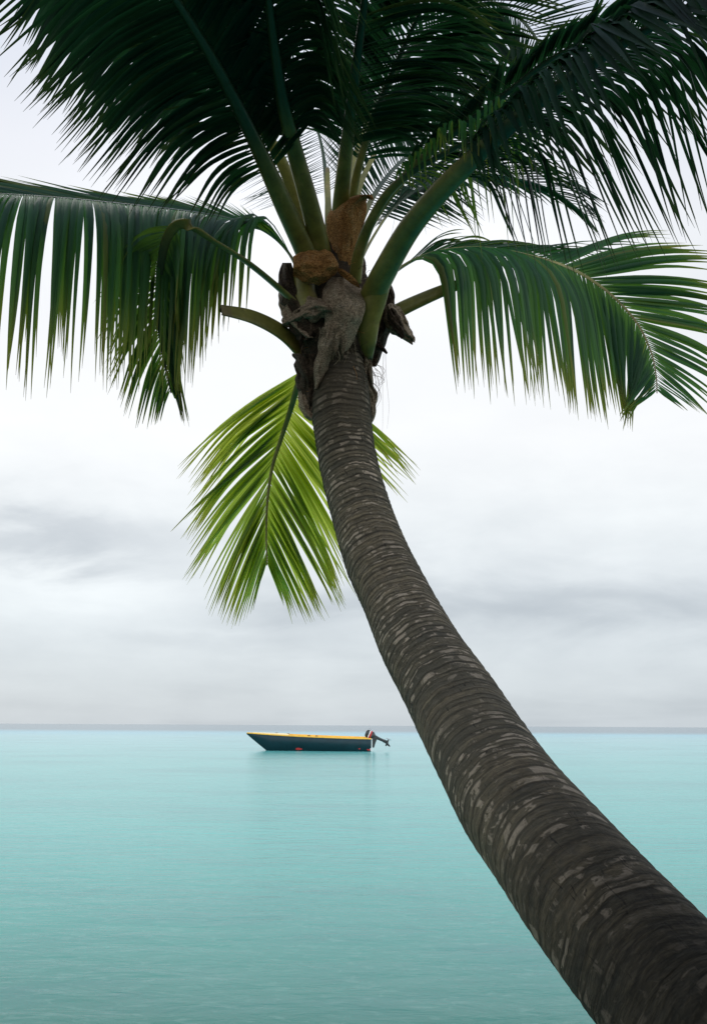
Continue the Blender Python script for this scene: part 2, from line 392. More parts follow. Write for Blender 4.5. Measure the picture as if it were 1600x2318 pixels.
DOWN = Vector((0, 0, -1))
def frond(pts, hints, start, A, B, n=96, w_base=70, w_start=34, seed=1, mat=None, cluster=(2, 7), label=None, light_rib=False):
    """pts (photo x, photo y, metres away); hints [(u, side vector)] direction of the A-side leaflets;
    A, B dicts: len, ang (deg at base, tip), droop (base, tip), bend (where the leaflet folds), lift."""
    rnd = random.Random(seed)
    P3 = [tuple(P(*q)) for q in pts]
    NS = 150; smp, LL = catmull(P3, NS)
    w0 = w_base*pts[0][2]/FPX/2; w1 = w_start*pts[len(pts)//2][2]/FPX/2
    path = []
    for i, p in enumerate(smp):
        a = Vector(smp[max(i-1, 0)]); b = Vector(smp[min(i+1, NS-1)]); T = (b-a).normalized()
        u = i/(NS-1)
        hv = Vector([keys([(k_[0], k_[1][c_]) for k_ in hints], u) for c_ in range(3)])
        Sd = (hv - T*hv.dot(T)).normalized(); N = Sd.cross(T)
        hw = lerp(w0, w1, (u/start)**.8) if u < start else lerp(w1, .004, ((u-start)/(1-start))**.75)
        path.append((Vector(p), T, Sd, N, hw))
    if sum(q_[3].z for q_ in path[:NS//2]) < 0:      # upper face of the frond points up
        path = [(a_, b_, c_, -d_, e_) for a_, b_, c_, d_, e_ in path]
    vs, fs, ti = [], [], []; K = 10
    for side, prm in ((1, A), (-1, B)):
        i = 0; cl_i = 0; cl_n = 0; off = 0; dof = 0
        n_ = prm.get('n', n)
        while i < n_:
            if cl_i >= cl_n:
                cl_n = rnd.randint(*cluster); cl_i = 0
                off = rnd.gauss(0, prm.get('spread', 2.6)); dof = rnd.gauss(0, .05); tw = rnd.gauss(0, .15)
            q = (cl_i - (cl_n-1)/2); cl_i += 1
            v = (i + rnd.uniform(-.25, .25))/n_; v = min(max(v, 0), 1); i += 1
            if rnd.random() < prm.get('miss', .02): continue
            u = start + (1-start)*(.0+v*.995)
            fi = u*(NS-1); k0 = min(int(fi), NS-2); ff = fi-k0
            p = path[k0][0].lerp(path[k0+1][0], ff); T = path[k0][1]; Sd = path[k0][2]*side; N = path[k0][3]
            if prm.get('lift_flip'): N = -N
            hw = path[k0][4]
            prof = keys(prm.get('prof', [(0, .62), (.12, .88), (.3, 1), (.6, .93), (.8, .72), (.93, .45), (1, .28)]), v)
            ln = prm['len']*prof*rnd.uniform(*prm.get('var', (.88, 1.06)))
            kv = lambda q_: keys(q_, v) if isinstance(q_, list) else lerp(q_[0], q_[1], v**.9)
            ang = R(kv(prm['ang']) + off + q*prm.get('conv', .55) + rnd.gauss(0, 1.0))
            lift = prm.get('lift', .25) + rnd.gauss(0, .05)
            d0 = (T*math.cos(ang) + (Sd*math.cos(lift) + N*math.sin(lift))*math.sin(ang)).normalized()
            dr = kv(prm['droop']) + dof + rnd.gauss(0, .025)
            b0_, b1_ = prm.get('bend', (.05, .9))
            wd = prm.get('w', .046)*.80*(.55+.45*min(prof*1.1, 1))*rnd.uniform(.85, 1.1)
            tilt = prm.get('tilt', .35)*side + tw + rnd.gauss(0, .12)
            pos = p + Sd*hw*.7; r_ = rnd.random(); dry = .35 if rnd.random() < .04 else 0
            side_pull = rnd.gauss(0, .03); dry2 = prm.get('dry', 0)
            base_i = len(vs)
            for s_ in range(K+1):
                f = s_/K
                dd = d0.lerp(DOWN, min(max(dr, 0), .97)*sstep(b0_, b1_, f)).normalized()
                if f > .6: dd = (dd + T*side_pull*(f-.6)*3).normalized()
                if s_: pos = pos + dd*(ln/K)
                Wv = T - dd*T.dot(dd)
                if Wv.length < .15: Wv = N - dd*N.dot(dd)
                Wv = Matrix.Rotation(tilt*(1-.3*f), 3, dd) @ Wv.normalized()
                Nn = dd.cross(Wv)
                if Nn.dot(N) < 0: Nn = -Nn
                h = wd*.5*min(.34+f*2.4, 1)*(1-f**1.7)**.85 if f < 1 else .0006
                fold = h*.45
                vs += [pos + Wv*h - Nn*fold, pos, pos - Wv*h - Nn*fold]
                ti += [(r_, f, dry+dry2)]*3
            for s_ in range(K):
                a = base_i+s_*3
                fs += [(a, a+1, a+4, a+3), (a+1, a+2, a+5, a+4)]
    o = mesh_obj('frond', vs, fs, mat or M_LEAF, palm, tint=ti)
    if label: o['label'] = label
    tv, tf, tt = tube_mesh(path, tintv=lambda i: (0, (0 if light_rib else .95)*sstep(start-.04, start+.12, i/(NS-1)), i/(NS-1)))
    m_ = mesh_obj('midrib', tv, tf, M_PET, palm, tint=tt)
    m_.parent = o; m_.matrix_parent_inverse = o.matrix_world.inverted() if False else Matrix.Identity(4)
    return o, path

# F: low frond on the right, arching over behind
frond([(815,705,6.55),(850,655,6.6),(890,615,6.7),(945,582,6.8),(1010,564,6.95),(1100,560,7.1),(1200,577,7.25),(1300,612,7.4),
       (1380,665,7.5),(1440,730,7.55),(1472,795,7.55),(1484,850,7.5),(1486,890,7.4)],
      [(0, (.2,-.9,-.3)), (.35, (0,-.9,-.3)), (.50, (-.5,-.7,-.35)), (.64, (-1,-.3,-.3)), (.8, (-1,-.15,-.1)), (1, (-1,-.1,0))], .17,
      dict(len=1.38, ang=[(0, 78), (.2, 66), (.45, 50), (1, 40)], droop=[(0, .96), (.5, .93), (.58, .55), (.70, .22), (1, .06)], bend=(-.1, .55), lift=.0, w=.052, spread=1.6, prof=[(0, .88), (.12, .97), (.3, 1), (.55, .82), (.8, .55), (.93, .34), (1, .2)]),
      dict(len=1.35, ang=(24, 42), droop=(.30, .16), bend=(.2, 1.0), lift=.3, w=.050, prof=[(0, .75), (.3, 1), (.55, .9), (.8, .6), (.93, .38), (1, .2)]),
      n=140, w_base=30, w_start=18, seed=11, mat=M_LEAF_MID, light_rib=True)
# C: far left frond coming forward
frond([(700,660,6.75),(655,572,6.85),(600,522,6.85),(520,494,6.75),(430,478,6.55),(300,463,6.2),(150,448,5.7),(0,438,5.3),(-160,436,5.0),(-320,450,4.8)],
      [(0, (.25,-.8,-.6)), (1, (.35,-.75,-.55))], .09,
      dict(len=1.86, prof=[(0, .70), (.1, .78), (.25, .86), (.5, .80), (1, .68)], ang=(58, 36), droop=(.97, .95), bend=(.0, .80), lift=.0, w=.052, var=(.80, 1.08), spread=1.5, conv=.3),
      dict(len=1.0, prof=[(0, .3), (.25, .7), (.5, 1), (1, .9)], ang=(14, 22), droop=(.10, .06), bend=(.2, 1.0), lift=.1, w=.064),
      n=185, w_base=30, w_start=18, seed=12, mat=M_LEAF_MID)
# B: left frond that arches over and drops away
frond([(695,710,6.3),(640,655,6.2),(560,590,5.95),(480,540,5.75),(418,507,5.65),(383,530,5.7),(366,590,5.8),(360,680,5.9),(366,780,6.0),(388,890,6.0)],
      [(0, (-.5,.2,.5)), (.5, (-.8,-.5,.2)), (1, (-1,-.2,0))], .52,
      dict(len=.62, ang=(60, 30), droop=(.6, .5), bend=(.0, .8), lift=.3, w=.030),
      dict(len=.62, ang=(50, 22), droop=(.9, .6), bend=(.0, .5), lift=.3, w=.040),
      n=62, w_base=38, w_start=26, seed=13, mat=M_LEAF_MID)
# G: thick petiole coming towards the camera, up right
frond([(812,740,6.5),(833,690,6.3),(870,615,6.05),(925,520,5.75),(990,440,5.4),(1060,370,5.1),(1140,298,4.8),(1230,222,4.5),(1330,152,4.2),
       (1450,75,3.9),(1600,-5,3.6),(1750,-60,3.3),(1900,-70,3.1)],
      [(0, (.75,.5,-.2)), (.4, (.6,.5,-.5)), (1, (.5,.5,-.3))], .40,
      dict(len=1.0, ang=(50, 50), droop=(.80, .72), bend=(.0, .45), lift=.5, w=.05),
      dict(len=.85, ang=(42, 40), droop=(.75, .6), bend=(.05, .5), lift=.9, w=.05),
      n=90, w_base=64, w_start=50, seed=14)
# H: up right, behind G
frond([(795,650,6.6),(803,590,6.6),(830,520,6.5),(870,455,6.4),(930,385,6.25),(1000,322,6.05),(1080,262,5.8),(1160,200,5.5),(1240,138,5.2),(1400,50,4.8),(1550,-20,4.4),(1700,-60,4.1)],
      [(0, (.7,.6,-.2)), (1, (.6,.6,-.3))], .26,
      dict(len=.95, ang=(38, 45), droop=(.45, .75), bend=(.0, .8), lift=.0, w=.048),
      dict(len=.35, ang=(30, 30), droop=(.3, .3), bend=(.1, 1), lift=.3, w=.04),
      n=96, w_base=34, w_start=24, seed=15)
# Y: younger frond whose drooping leaflets cross in front of the thick stalk
frond([(803,640,6.35),(812,575,6.25),(838,505,6.05),(880,435,5.85),(940,385,5.6),(1020,340,5.35),(1110,290,5.1),(1170,250,4.95),(1212,222,4.85)],
      [(0, (.7,.4,-.3)), (1, (.6,.3,-.5))], .42,
      dict(len=.68, ang=(40, 60), droop=(.80, .93), bend=(.0, .5), lift=.3, w=.034, n=26, var=(.7, 1.1)),
      dict(len=.6, ang=(30, 80), droop=(.6, .93), bend=(.0, .6), lift=.3, w=.032, n=24, var=(.7, 1.1)),
      n=26, w_base=30, w_start=20, seed=31, mat=M_LEAF_MID)
# I: upright frond curling over at the top right
frond([(775,590,6.7),(785,470,6.8),(812,350,6.9),(862,220,6.9),(935,110,6.8),(1035,35,6.7),(1110,8,6.6),(1162,30,6.5),(1205,75,6.4),(1238,140,6.4),(1250,215,6.45)],
      [(0, (1,.1,0)), (.6, (.6,.4,-.6)), (1, (-.9,.3,-.3))], .30,
      dict(len=.95, ang=(50, 45), droop=(.6, .5), bend=(.0, .6), lift=.0, w=.045),
      dict(len=.75, ang=(70, 48), droop=(.25, .03), bend=(.1, 1), lift=.1, w=.038),
      n=100, w_base=40, w_start=26, seed=16)
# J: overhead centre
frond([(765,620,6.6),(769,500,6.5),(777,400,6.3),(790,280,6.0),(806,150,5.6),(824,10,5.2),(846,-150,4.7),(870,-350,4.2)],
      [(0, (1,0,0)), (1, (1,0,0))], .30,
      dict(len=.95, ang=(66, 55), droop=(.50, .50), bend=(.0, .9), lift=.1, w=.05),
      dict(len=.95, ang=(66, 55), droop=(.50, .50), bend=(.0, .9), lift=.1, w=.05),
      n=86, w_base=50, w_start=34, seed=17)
# J2: overhead, right of centre
frond([(785,620,6.7),(792,500,6.65),(806,400,6.5),(838,290,6.3),(885,170,6.0),(940,50,5.7),(1000,-90,5.3),(1060,-250,5.0)],
      [(0, (1,.1,0)), (1, (1,.3,-.1))], .30,
      dict(len=.9, ang=(60, 50), droop=(.40, .45), bend=(.0, .9), lift=.1, w=.048),
      dict(len=.9, ang=(60, 50), droop=(.45, .5), bend=(.0, .9), lift=.1, w=.048),
      n=86, w_base=30, w_start=20, seed=18)
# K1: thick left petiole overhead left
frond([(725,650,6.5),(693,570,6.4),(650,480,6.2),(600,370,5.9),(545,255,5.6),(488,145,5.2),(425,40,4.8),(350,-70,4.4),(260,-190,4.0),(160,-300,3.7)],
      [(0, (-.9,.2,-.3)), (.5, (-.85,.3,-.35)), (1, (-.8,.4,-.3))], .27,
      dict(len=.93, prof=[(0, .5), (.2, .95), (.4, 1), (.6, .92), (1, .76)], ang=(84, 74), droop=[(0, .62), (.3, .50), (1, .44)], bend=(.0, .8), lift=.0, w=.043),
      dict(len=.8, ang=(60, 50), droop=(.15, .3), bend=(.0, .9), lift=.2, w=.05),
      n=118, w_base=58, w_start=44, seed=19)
# K2: between, swings left behind K1
frond([(728,650,6.6),(704,560,6.6),(672,460,6.5),(641,375,6.4),(600,300,6.3),(540,215,6.1),(465,130,5.8),(370,55,5.5),(240,-10,5.1),(90,-60,4.7)],
      [(0, (-.8,.2,-.5)), (.5, (-.7,.3,-.6)), (1, (-.6,.4,-.6))], .38,
      dict(len=.78, ang=(66, 60), droop=(.45, .45), bend=(.0, .8), lift=.0, w=.042),
      dict(len=.8, ang=(55, 45), droop=(.1, .2), bend=(.0, .9), lift=.2, w=.048),
      n=90, w_base=34, w_start=26, seed=20)
# K3: right of K2
frond([(738,640,6.5),(724,560,6.4),(700,460,6.2),(672,360,6.0),(646,260,5.7),(626,140,5.35),(610,10,4.95),(598,-130,4.5),(590,-300,4.1)],
      [(0, (-1,.1,-.1)), (1, (-1,.1,-.1))], .36,
      dict(len=.9, ang=(68, 55), droop=(.35, .45), bend=(.0, .9), lift=.1, w=.05),
      dict(len=.95, ang=(60, 50), droop=(.75, .7), bend=(.0, .6), lift=.1, w=.04),
      n=86, w_base=52, w_start=38, seed=21)
# O: leaning away behind, left
frond([(748,600,6.9),(744,500,7.1),(739,420,7.4),(728,330,7.8),(702,250,8.1),(660,195,8.3),(600,160,8.4)],
      [(0, (-1,.1,0)), (1, (-.3,.3,-1))], .30,
      dict(len=.85, ang=(80, 60), droop=(.05, .3), bend=(.1, 1), lift=.0, w=.036, n=60),
      dict(len=.8, ang=(70, 50), droop=(.2, .2), bend=(.1, 1), lift=.1, w=.036, n=60),
      n=60, w_base=18, w_start=12, seed=22)
# Pf: leaning away behind, right
frond([(800,570,6.9),(822,490,7.2),(868,410,7.5),(930,345,7.8),(1010,290,8.0),(1090,250,8.1),(1170,235,8.2)],
      [(0, (.8,.1,-.8)), (1, (.2,.1,-1))], .22,
      dict(len=.85, ang=(62, 45), droop=(.15, .5), bend=(.1, 1), lift=.0, w=.036, n=64),
      dict(len=.8, ang=(70, 45), droop=(.1, .2), bend=(.1, 1), lift=.1, w=.036, n=64),
      n=64, w_base=20, w_start=12, seed=23)
# Q: mid right, behind H, pointing right
frond([(800,620,6.8),(840,540,7.0),(890,470,7.2),(960,420,7.4),(1050,395,7.6),(1150,400,7.7),(1250,430,7.7),(1330,490,7.6)],
      [(0, (.3,-1,0)), (1, (.1,-1,-.2))], .22,
      dict(len=.85, ang=(45, 35), droop=(.5, .4), bend=(.0, .9), lift=.1, w=.04, n=76),
      dict(len=.7, ang=(45, 35), droop=(.2, .2), bend=(.1, 1), lift=.2, w=.04, n=76),
      n=76, w_base=20, w_start=14, seed=24)
# L: old frond hanging behind the trunk
frond([(720,770,6.75),(695,820,6.9),(675,870,7.0),(657,930,7.15),(636,995,7.25),(616,1060,7.3),(605,1140,7.3),(603,1220,7.3),(604,1255,7.25),(604,1280,7.2)],
      [(0, (-1,.2,0)), (1, (-1,.15,0))], .17,
      dict(len=1.2, ang=(33, 20), droop=(.35, .15), bend=(.2, 1), lift=.25, w=.038, prof=[(0, 1.05), (.3, 1), (.6, .85), (.8, .65), (.93, .42), (1, .25)]),
      dict(len=1.2, ang=(72, 19), droop=(.26, .1), bend=(.2, 1), lift=.25, w=.038, prof=[(0, .9), (.15, 1), (.5, .95), (.8, .65), (.93, .42), (1, .25)]),
      n=136, w_base=26, w_start=16, seed=25, mat=M_LEAF_OLD, light_rib=True, label='pale yellow-green frond hanging down behind the trunk')

# ---- cut leaf stalks
def stalk(pts, ws, hint, name='cut_leaf_stalk', flat=.62, mat=None):
    P3 = [(*P(x_, y_, d_), w_*d_/FPX/2) for (x_, y_, d_), w_ in zip(pts, ws)]
    smp, LL = catmull(P3, 40); path = []
    for i, p in enumerate(smp):
        a = Vector(smp[max(i-1, 0)][:3]); b = Vector(smp[min(i+1, 39)][:3]); T = (b-a).normalized()
        hv = Vector(hint); Sd = (hv-T*hv.dot(T)).normalized()
        path.append((Vector(p[:3]), T, Sd, Sd.cross(T), p[3]))
    v, f, tt = tube_mesh(path, 16, flat, lambda i: (0, 0, .95 if i > 36 else i/80))
    # rough cut end
    for k_ in range(len(v)-16, len(v)): v[k_] = v[k_] + path[-1][1]*random.uniform(-.02, .02)
    return mesh_obj(name, v, f, mat or M_PET, palm, tint=tt)
stalk([(735,860,6.5),(690,800,6.42),(640,752,6.3),(575,718,6.15),(506,702,6.0)], [64, 50, 42, 36, 27], (.1,.3,1))
stalk([(850,735,6.6),(905,702,6.6),(960,676,6.6),(1010,655,6.6),(1048,641,6.6)], [44, 38, 34, 30, 25], (-.1,.2,1))
stalk([(880,600,6.08),(852,670,6.2),(833,725,6.26),(832,775,6.31),(836,815,6.38)], [30, 50, 54, 40, 12], (1,0,0), 'leaf_base')
# short grey-green leaf bases in the heart
for (pts_, ws_) in [([(752,600,6.55),(744,500,6.6),(742,430,6.7),(741,380,6.8)], [26, 18, 12, 10]),
                    ([(790,560,6.55),(800,470,6.6),(818,410,6.7),(850,345,6.8)], [30, 22, 14, 10]),
                    ([(775,560,6.6),(782,470,6.7),(784,400,6.8)], [24, 20, 14])]:
    stalk(pts_, ws_, (1, 0, 0), 'leaf_base')
stalk([(684,590,6.35),(690,660,6.27),(700,710,6.24),(712,760,6.30)], [40, 50, 50, 10], (1, 0, 0), 'leaf_base')

# ---- fibrous heart of the crown
core = [(762,850,112,6.42),(758,815,140,6.45),(755,775,166,6.48),(752,720,176,6.52),(756,660,166,6.56),(764,600,130,6.6),(768,550,90,6.64),(770,510,50,6.68)]
cp, cl = catmull([(*P(x_, y_, d_), w_*d_/(2*FPX)) for x_, y_, w_, d_ in core], 90)
cf = frames(cp, (1, 0, 0)); vs, fs = [], []
for i, (p, T, A_, B_) in enumerate(cf):
    for j in range(64):
        th = 2*math.pi*j/64; d = A_*math.cos(th)+B_*math.sin(th); r = cp[i][3]
        q = Vector((d.x*2, d.y*2, p.z*4))
        rr = r*(1 + .16*noise.noise(q) + .07*noise.noise(q*3.1) + .03*noise.noise(q*9))
        vs.append(p+d*rr)
for i in range(89):
    for j in range(64): fs.append((i*64+j, i*64+(j+1) % 64, (i+1)*64+(j+1) % 64, (i+1)*64+j))
mesh_obj('crown_heart', vs, fs, M_FIB_D, palm)

# ---- fibre sheaths: rows of photo-space points, each row (centre x, centre y, half width, metres away, slant)
def sheath(rows, mat, bulge=.05, seed=1, ragged=.05, name='fibre_sheath', thick=.004, crumple=.018, across=(1, 0), teeth=0):
    """strip laid along rows; across = photo-space direction of the width"""
    rnd = random.Random(seed)
    smp, LL = catmull([(x_, y_, hw, d_) for x_, y_, hw, d_ in rows], 36)
    NCC = 22; vs, fs = [], []
    ax, ay = across; o_ = rnd.uniform(0, 50)
    for i, (x_, y_, hw, d_) in enumerate(smp):
        v = i/35
        for j in range(NCC+1):
            c_ = j/NCC*2-1
            e = 1 + ragged*3*noise.noise(Vector((v*9, c_*1.2, o_))) * abs(c_)
            xx = x_ + ax*hw*c_*e; yy = y_ + ay*hw*c_*e
            if v > .8 and teeth:
                k_ = (v-.8)/.2; yy += k_*teeth*(noise.noise(Vector((c_*3.1, o_, 0)))+.5*noise.noise(Vector((c_*8, o_, 3))))
            dd = d_ + bulge*(c_*c_) + crumple*noise.noise(Vector((v*3, c_*2, o_+7))) + crumple*.5*noise.noise(Vector((v*8, c_*6, o_)))
            vs.append(P(xx, yy, dd))
    for i in range(35):
        for j in range(NCC):
            a = i*(NCC+1)+j; fs.append((a, a+1, a+NCC+2, a+NCC+1))
    o = mesh_obj(name, vs, fs, mat, palm)
    md = o.modifiers.new('thickness', 'SOLIDIFY'); md.thickness = thick; md.offset = 0
    return o
# upright brown spathe
sheath([(790,640,32,6.40),(780,590,34,6.38),(778,540,36,6.36),(782,500,42,6.34),(792,470,38,6.34),(806,452,24,6.34),(828,441,12,6.33),(842,452,3,6.32)],
       M_FIB_O, .14, 3, .03, crumple=.03)
# curled orange cloth
sheath([(664,604,22,6.12),(690,603,34,6.08),(720,606,38,6.06),(748,600,30,6.08),(766,604,6,6.14)],
       M_FIB_O, .10, 4, .05, across=(0, 1), crumple=.04)
sheath([(765,612,6,6.16),(780,622,12,6.14),(798,634,12,6.13),(812,645,7,6.15)], M_FIB_O, .02, 44, .03, across=(.4, 1))
# big grey cloth hanging in front
sheath([(772,628,22,6.2),(775,660,44,6.12),(778,700,47,6.08),(776,735,40,6.10),(770,765,32,6.13),(764,790,24,6.16)],
       M_FIB, .10, 5, .05, teeth=34, crumple=.035)
sheath([(752,740,20,6.10),(742,780,20,6.12),(730,820,17,6.14),(722,850,12,6.17),(716,880,4,6.2)], M_FIB, .06, 6, .08, crumple=.02)
# left side wraps
sheath([(650,595,10,6.3),(652,630,22,6.26),(664,670,32,6.22),(690,710,44,6.2),(700,745,40,6.2),(690,770,20,6.22)], M_FIB_D, .08, 7, .08, crumple=.05)
sheath([(640,735,10,6.3),(672,712,24,6.2),(705,700,28,6.15),(735,698,20,6.13),(750,705,8,6.12)], M_FIB, .06, 8, .08, across=(.3, 1), crumple=.05)
sheath([(640,620,6,6.35),(643,655,12,6.3),(656,700,22,6.25),(676,735,20,6.22),(700,765,10,6.2)], M_FIB, .08, 88, .08, crumple=.04)
sheath([(690,800,26,6.2),(700,850,30,6.22),(700,890,22,6.25),(704,925,8,6.28)], M_FIB_D, .08, 9, .10, teeth=20, crumple=.04)
sheath([(684,860,6,6.3),(688,900,12,6.27),(700,935,18,6.25),(712,952,8,6.24)], M_FIB, .05, 10, .1)
# right side
sheath([(872,640,10,6.55),(876,680,18,6.5),(868,730,24,6.45),(850,780,22,6.42),(838,830,12,6.4)], M_FIB_D, .08, 11, .08, crumple=.05)
sheath([(878,690,8,6.42),(888,712,26,6.4),(900,735,26,6.38),(918,755,18,6.38),(936,772,5,6.38)], M_FIB, .05, 12, .08, across=(.7, -.55), teeth=14, crumple=.04)
sheath([(882,700,8,6.36),(890,720,16,6.34),(902,742,14,6.33),(912,765,5,6.33)], M_FIB_D, .03, 13, .08, across=(.7, -.5), crumple=.03)
sheath([(850,775,6,6.4),(862,785,7,6.38),(876,800,2,6.36)], M_FIB_D, .01, 14, .05, across=(.4, -.8))
sheath([(826,800,14,6.38),(832,860,10,6.4),(838,890,16,6.42),(840,930,13,6.42),(832,965,5,6.4)], M_FIB, .05, 15, .15, crumple=.05)
# ---- loose strands
def strand(pts, wpx=2.0, mat=None, name='fibre_strand'):
    smp, LL = catmull([(*P(*q), 0) for q in pts], 40); ff_ = frames(smp, (1, .1, .1)); vs, fs = [], []
    for i, (p, T, A_, B_) in enumerate(ff_):
        r = wpx*.5*pts[0][2]/FPX*(1-.6*i/39)
        for j in range(5):
            th = 2*math.pi*j/5; vs.append(p + (A_*math.cos(th)+B_*math.sin(th))*r)
    for i in range(39):
        for j in range(5): fs.append((i*5+j, i*5+(j+1) % 5, (i+1)*5+(j+1) % 5, (i+1)*5+j))
    return mesh_obj(name, vs, fs, mat or M_FIB, palm)
rs = random.Random(9)
for i in range(16):
    x0 = 838+rs.uniform(-8, 14); y0 = 830+rs.uniform(-10, 40); w_ = rs.uniform(8, 30); h_ = rs.uniform(20, 70)
    strand([(x0, y0, 6.4), (x0+w_*.7, y0+h_*.2, 6.38), (x0+w_, y0+h_*.6, 6.36), (x0+w_*rs.uniform(.2, .8), y0+h_, 6.38)], rs.uniform(.7, 1.4))
for i in range(34):      # frayed lower edges of the cloths
    x0 = rs.uniform(722, 812); y0 = rs.uniform(745, 800) - abs(x0-770)*.3; l_ = rs.uniform(12, 46)
    strand([(x0, y0, 6.12), (x0+rs.uniform(-5, 5), y0+l_*.5, 6.13), (x0+rs.uniform(-10, 10), y0+l_, 6.16)], rs.uniform(1.2, 3.0))
# frayed fibres all round the heart
for i in range(70):
    yy = rs.uniform(590, 900); sgn = rs.choice((-1, 1)); hw_ = keys([(560, 50), (660, 84), (780, 84), (900, 62)], yy)
    x0 = 760 + sgn*hw_*rs.uniform(.5, 1.0); d0_ = 6.45 - .22*math.sqrt(max(0, 1-((x0-760)/95)**2))
    dx = sgn*rs.uniform(0, 26); dy = rs.uniform(-14, 46)
    strand([(x0, yy, d0_), (x0+dx*.4, yy+dy*.3+rs.uniform(-5, 5), d0_-.02), (x0+dx+rs.uniform(-6, 6), yy+dy, d0_-.03)], rs.uniform(.8, 2.2), rs.choice((M_FIB, M_FIB_D, M_FIB_O)))
for q in [[(872,790,6.4),(874,850,6.4),(880,920,6.4),(876,970,6.4)],
          [(868,800,6.4),(866,860,6.4),(866,950,6.4),(865,980,6.4)],
          [(930,380,6.3),(905,440,6.3),(880,560,6.3),(862,620,6.3)],
          [(835,455,6.32),(846,465,6.32),(842,482,6.32)], [(735,670,6.1),(712,690,6.1),(705,725,6.1),(704,745,6.1)]]:
    strand(q, .8)

# ------------------------------------------------------------------ boat
hull_m = simple('hull_paint_dark_green', (.003, .026, .034), .5, .3, .12, 3)
yel_m = simple('gunwale_paint_yellow', (.95, .50, .05), .45, .4, .08, 6)
inner_m = simple('inner_paint_cream', (.90, .74, .40), .6, .3, .1, 5)
red_m = simple('paint_red', (.45, .03, .025), .5, .4, .1, 10)
white_m = simple('paint_white', (.80, .80, .78), .4, .5, .05, 10)
black_m = simple('motor_black', (.012, .016, .016), .3, .5, .1, 20)
steel_m = simple('motor_steel', (.45, .46, .47), .3, .5, .1, 20, .8)
# ground position of the boat: waterline of its near side
def on_water(x_, y_):
    d = (P(x_, y_, 1)-EYE); k_ = -EYE.z/d.z; return EYE + d*k_
bw = on_water(604, 1699.6); sw = on_water(840, 1701.3)
L_w = (sw-bw).length
sc_ = (sw-EYE).dot(RM @ Vector((0, 0, -1)))/FPX      # metres per photo pixel at the boat
ax_ = (bw-sw).normalized(); ax_.z = 0; ax_.normalize()
lat = Vector((0, 0, 1)).cross(ax_)
if lat.y < 0: lat = -lat                              # towards the far side
boat = thing('motor_boat', sw + lat*.8, 'dark green open motor boat with yellow gunwale floating on the turquoise lagoon', 'boat')
def BW(u, v, h): return sw + lat*(.85+v) + ax_*u + Vector((0, 0, h + (v+.85)*.040))    # u from stern forward, v lateral, h above water
LT = 290*sc_                                           # overall length
NU = 40
def sec(u):     # returns half beam at gunwale, half beam at chine, keel/chine height, sheer height
    f = max(u/LT, 0)
    hb = .86*(1-max(0, (f-.42)/.58)**2.3) ; hb = max(hb, .012)
    sh = lerp(.72, .98, f**1.4)
    rise = max(0, (f-.80)/.20)
    bot = lerp(-.22, sh-.03, rise**1.0) if f > .80 else -.22
    cb = hb*lerp(.86, .40, f)
    return hb, cb, bot, sh
vs, fs, mi = [], [], []
for i in range(NU+1):
    u = LT*i/NU; hb, cb, bot, sh = sec(u); mid = lerp(bot, sh, .08)
    row = [(-hb, sh), (-lerp(cb, hb, .55), lerp(bot, sh, .6)), (-cb, mid), (0, bot), (cb, mid), (lerp(cb, hb, .55), lerp(bot, sh, .6)), (hb, sh)]
    vs += [BW(u, a, h_) for a, h_ in row]
for i in range(NU):
    for j in range(6): fs.append((i*7+j, i*7+j+1, (i+1)*7+j+1, (i+1)*7+j))
hull = mesh_obj('hull', vs, fs, hull_m, boat)
md = hull.modifiers.new('t', 'SOLIDIFY'); md.thickness = .03; md.offset = -1
# transom (white lower part, sea-green upper)
hb, cb, bot, sh = sec(0)
def poly(name, pts3, mat, parent=boat, th=.04, smooth=False):
    o = mesh_obj(name, pts3, [tuple(range(len(pts3)))], mat, parent, smooth)
    md = o.modifiers.new('t', 'SOLIDIFY'); md.thickness = th; md.offset = 0; return o
poly('transom', [BW(-.02, -hb, sh), BW(-.02, -cb, lerp(bot, sh, .08)), BW(-.02, 0, bot), BW(-.02, cb, lerp(bot, sh, .08)), BW(-.02, hb, sh),
                 BW(-.02, .3, sh), BW(-.02, .25, sh-.18), BW(-.02, -.25, sh-.18), BW(-.02, -.3, sh)], white_m)
# inner lining, floor, benches, foredeck
vs, fs = [], []
for i in range(31):
    u = .05+LT*.93*i/31; hb, cb, bot, sh = sec(u); hb = max(hb-.05, .005)
    fl = min(max(.12, bot+.15), sh-.04)
    mid = lerp(bot, sh, .08); kf = max((fl-mid)/(sh-mid), 0); wf = max(lerp(cb, sec(u)[0], kf)-.08, .002); hb = max(hb-.02, .004)
    vs += [BW(u, -hb, sh-.01), BW(u, -wf, fl), BW(u, wf, fl), BW(u, hb, sh-.01)]
for i in range(30):
    for j in range(3): fs.append((i*4+j, i*4+j+1, (i+1)*4+j+1, (i+1)*4+j))
mesh_obj('inner_lining', vs, fs, inner_m, boat)
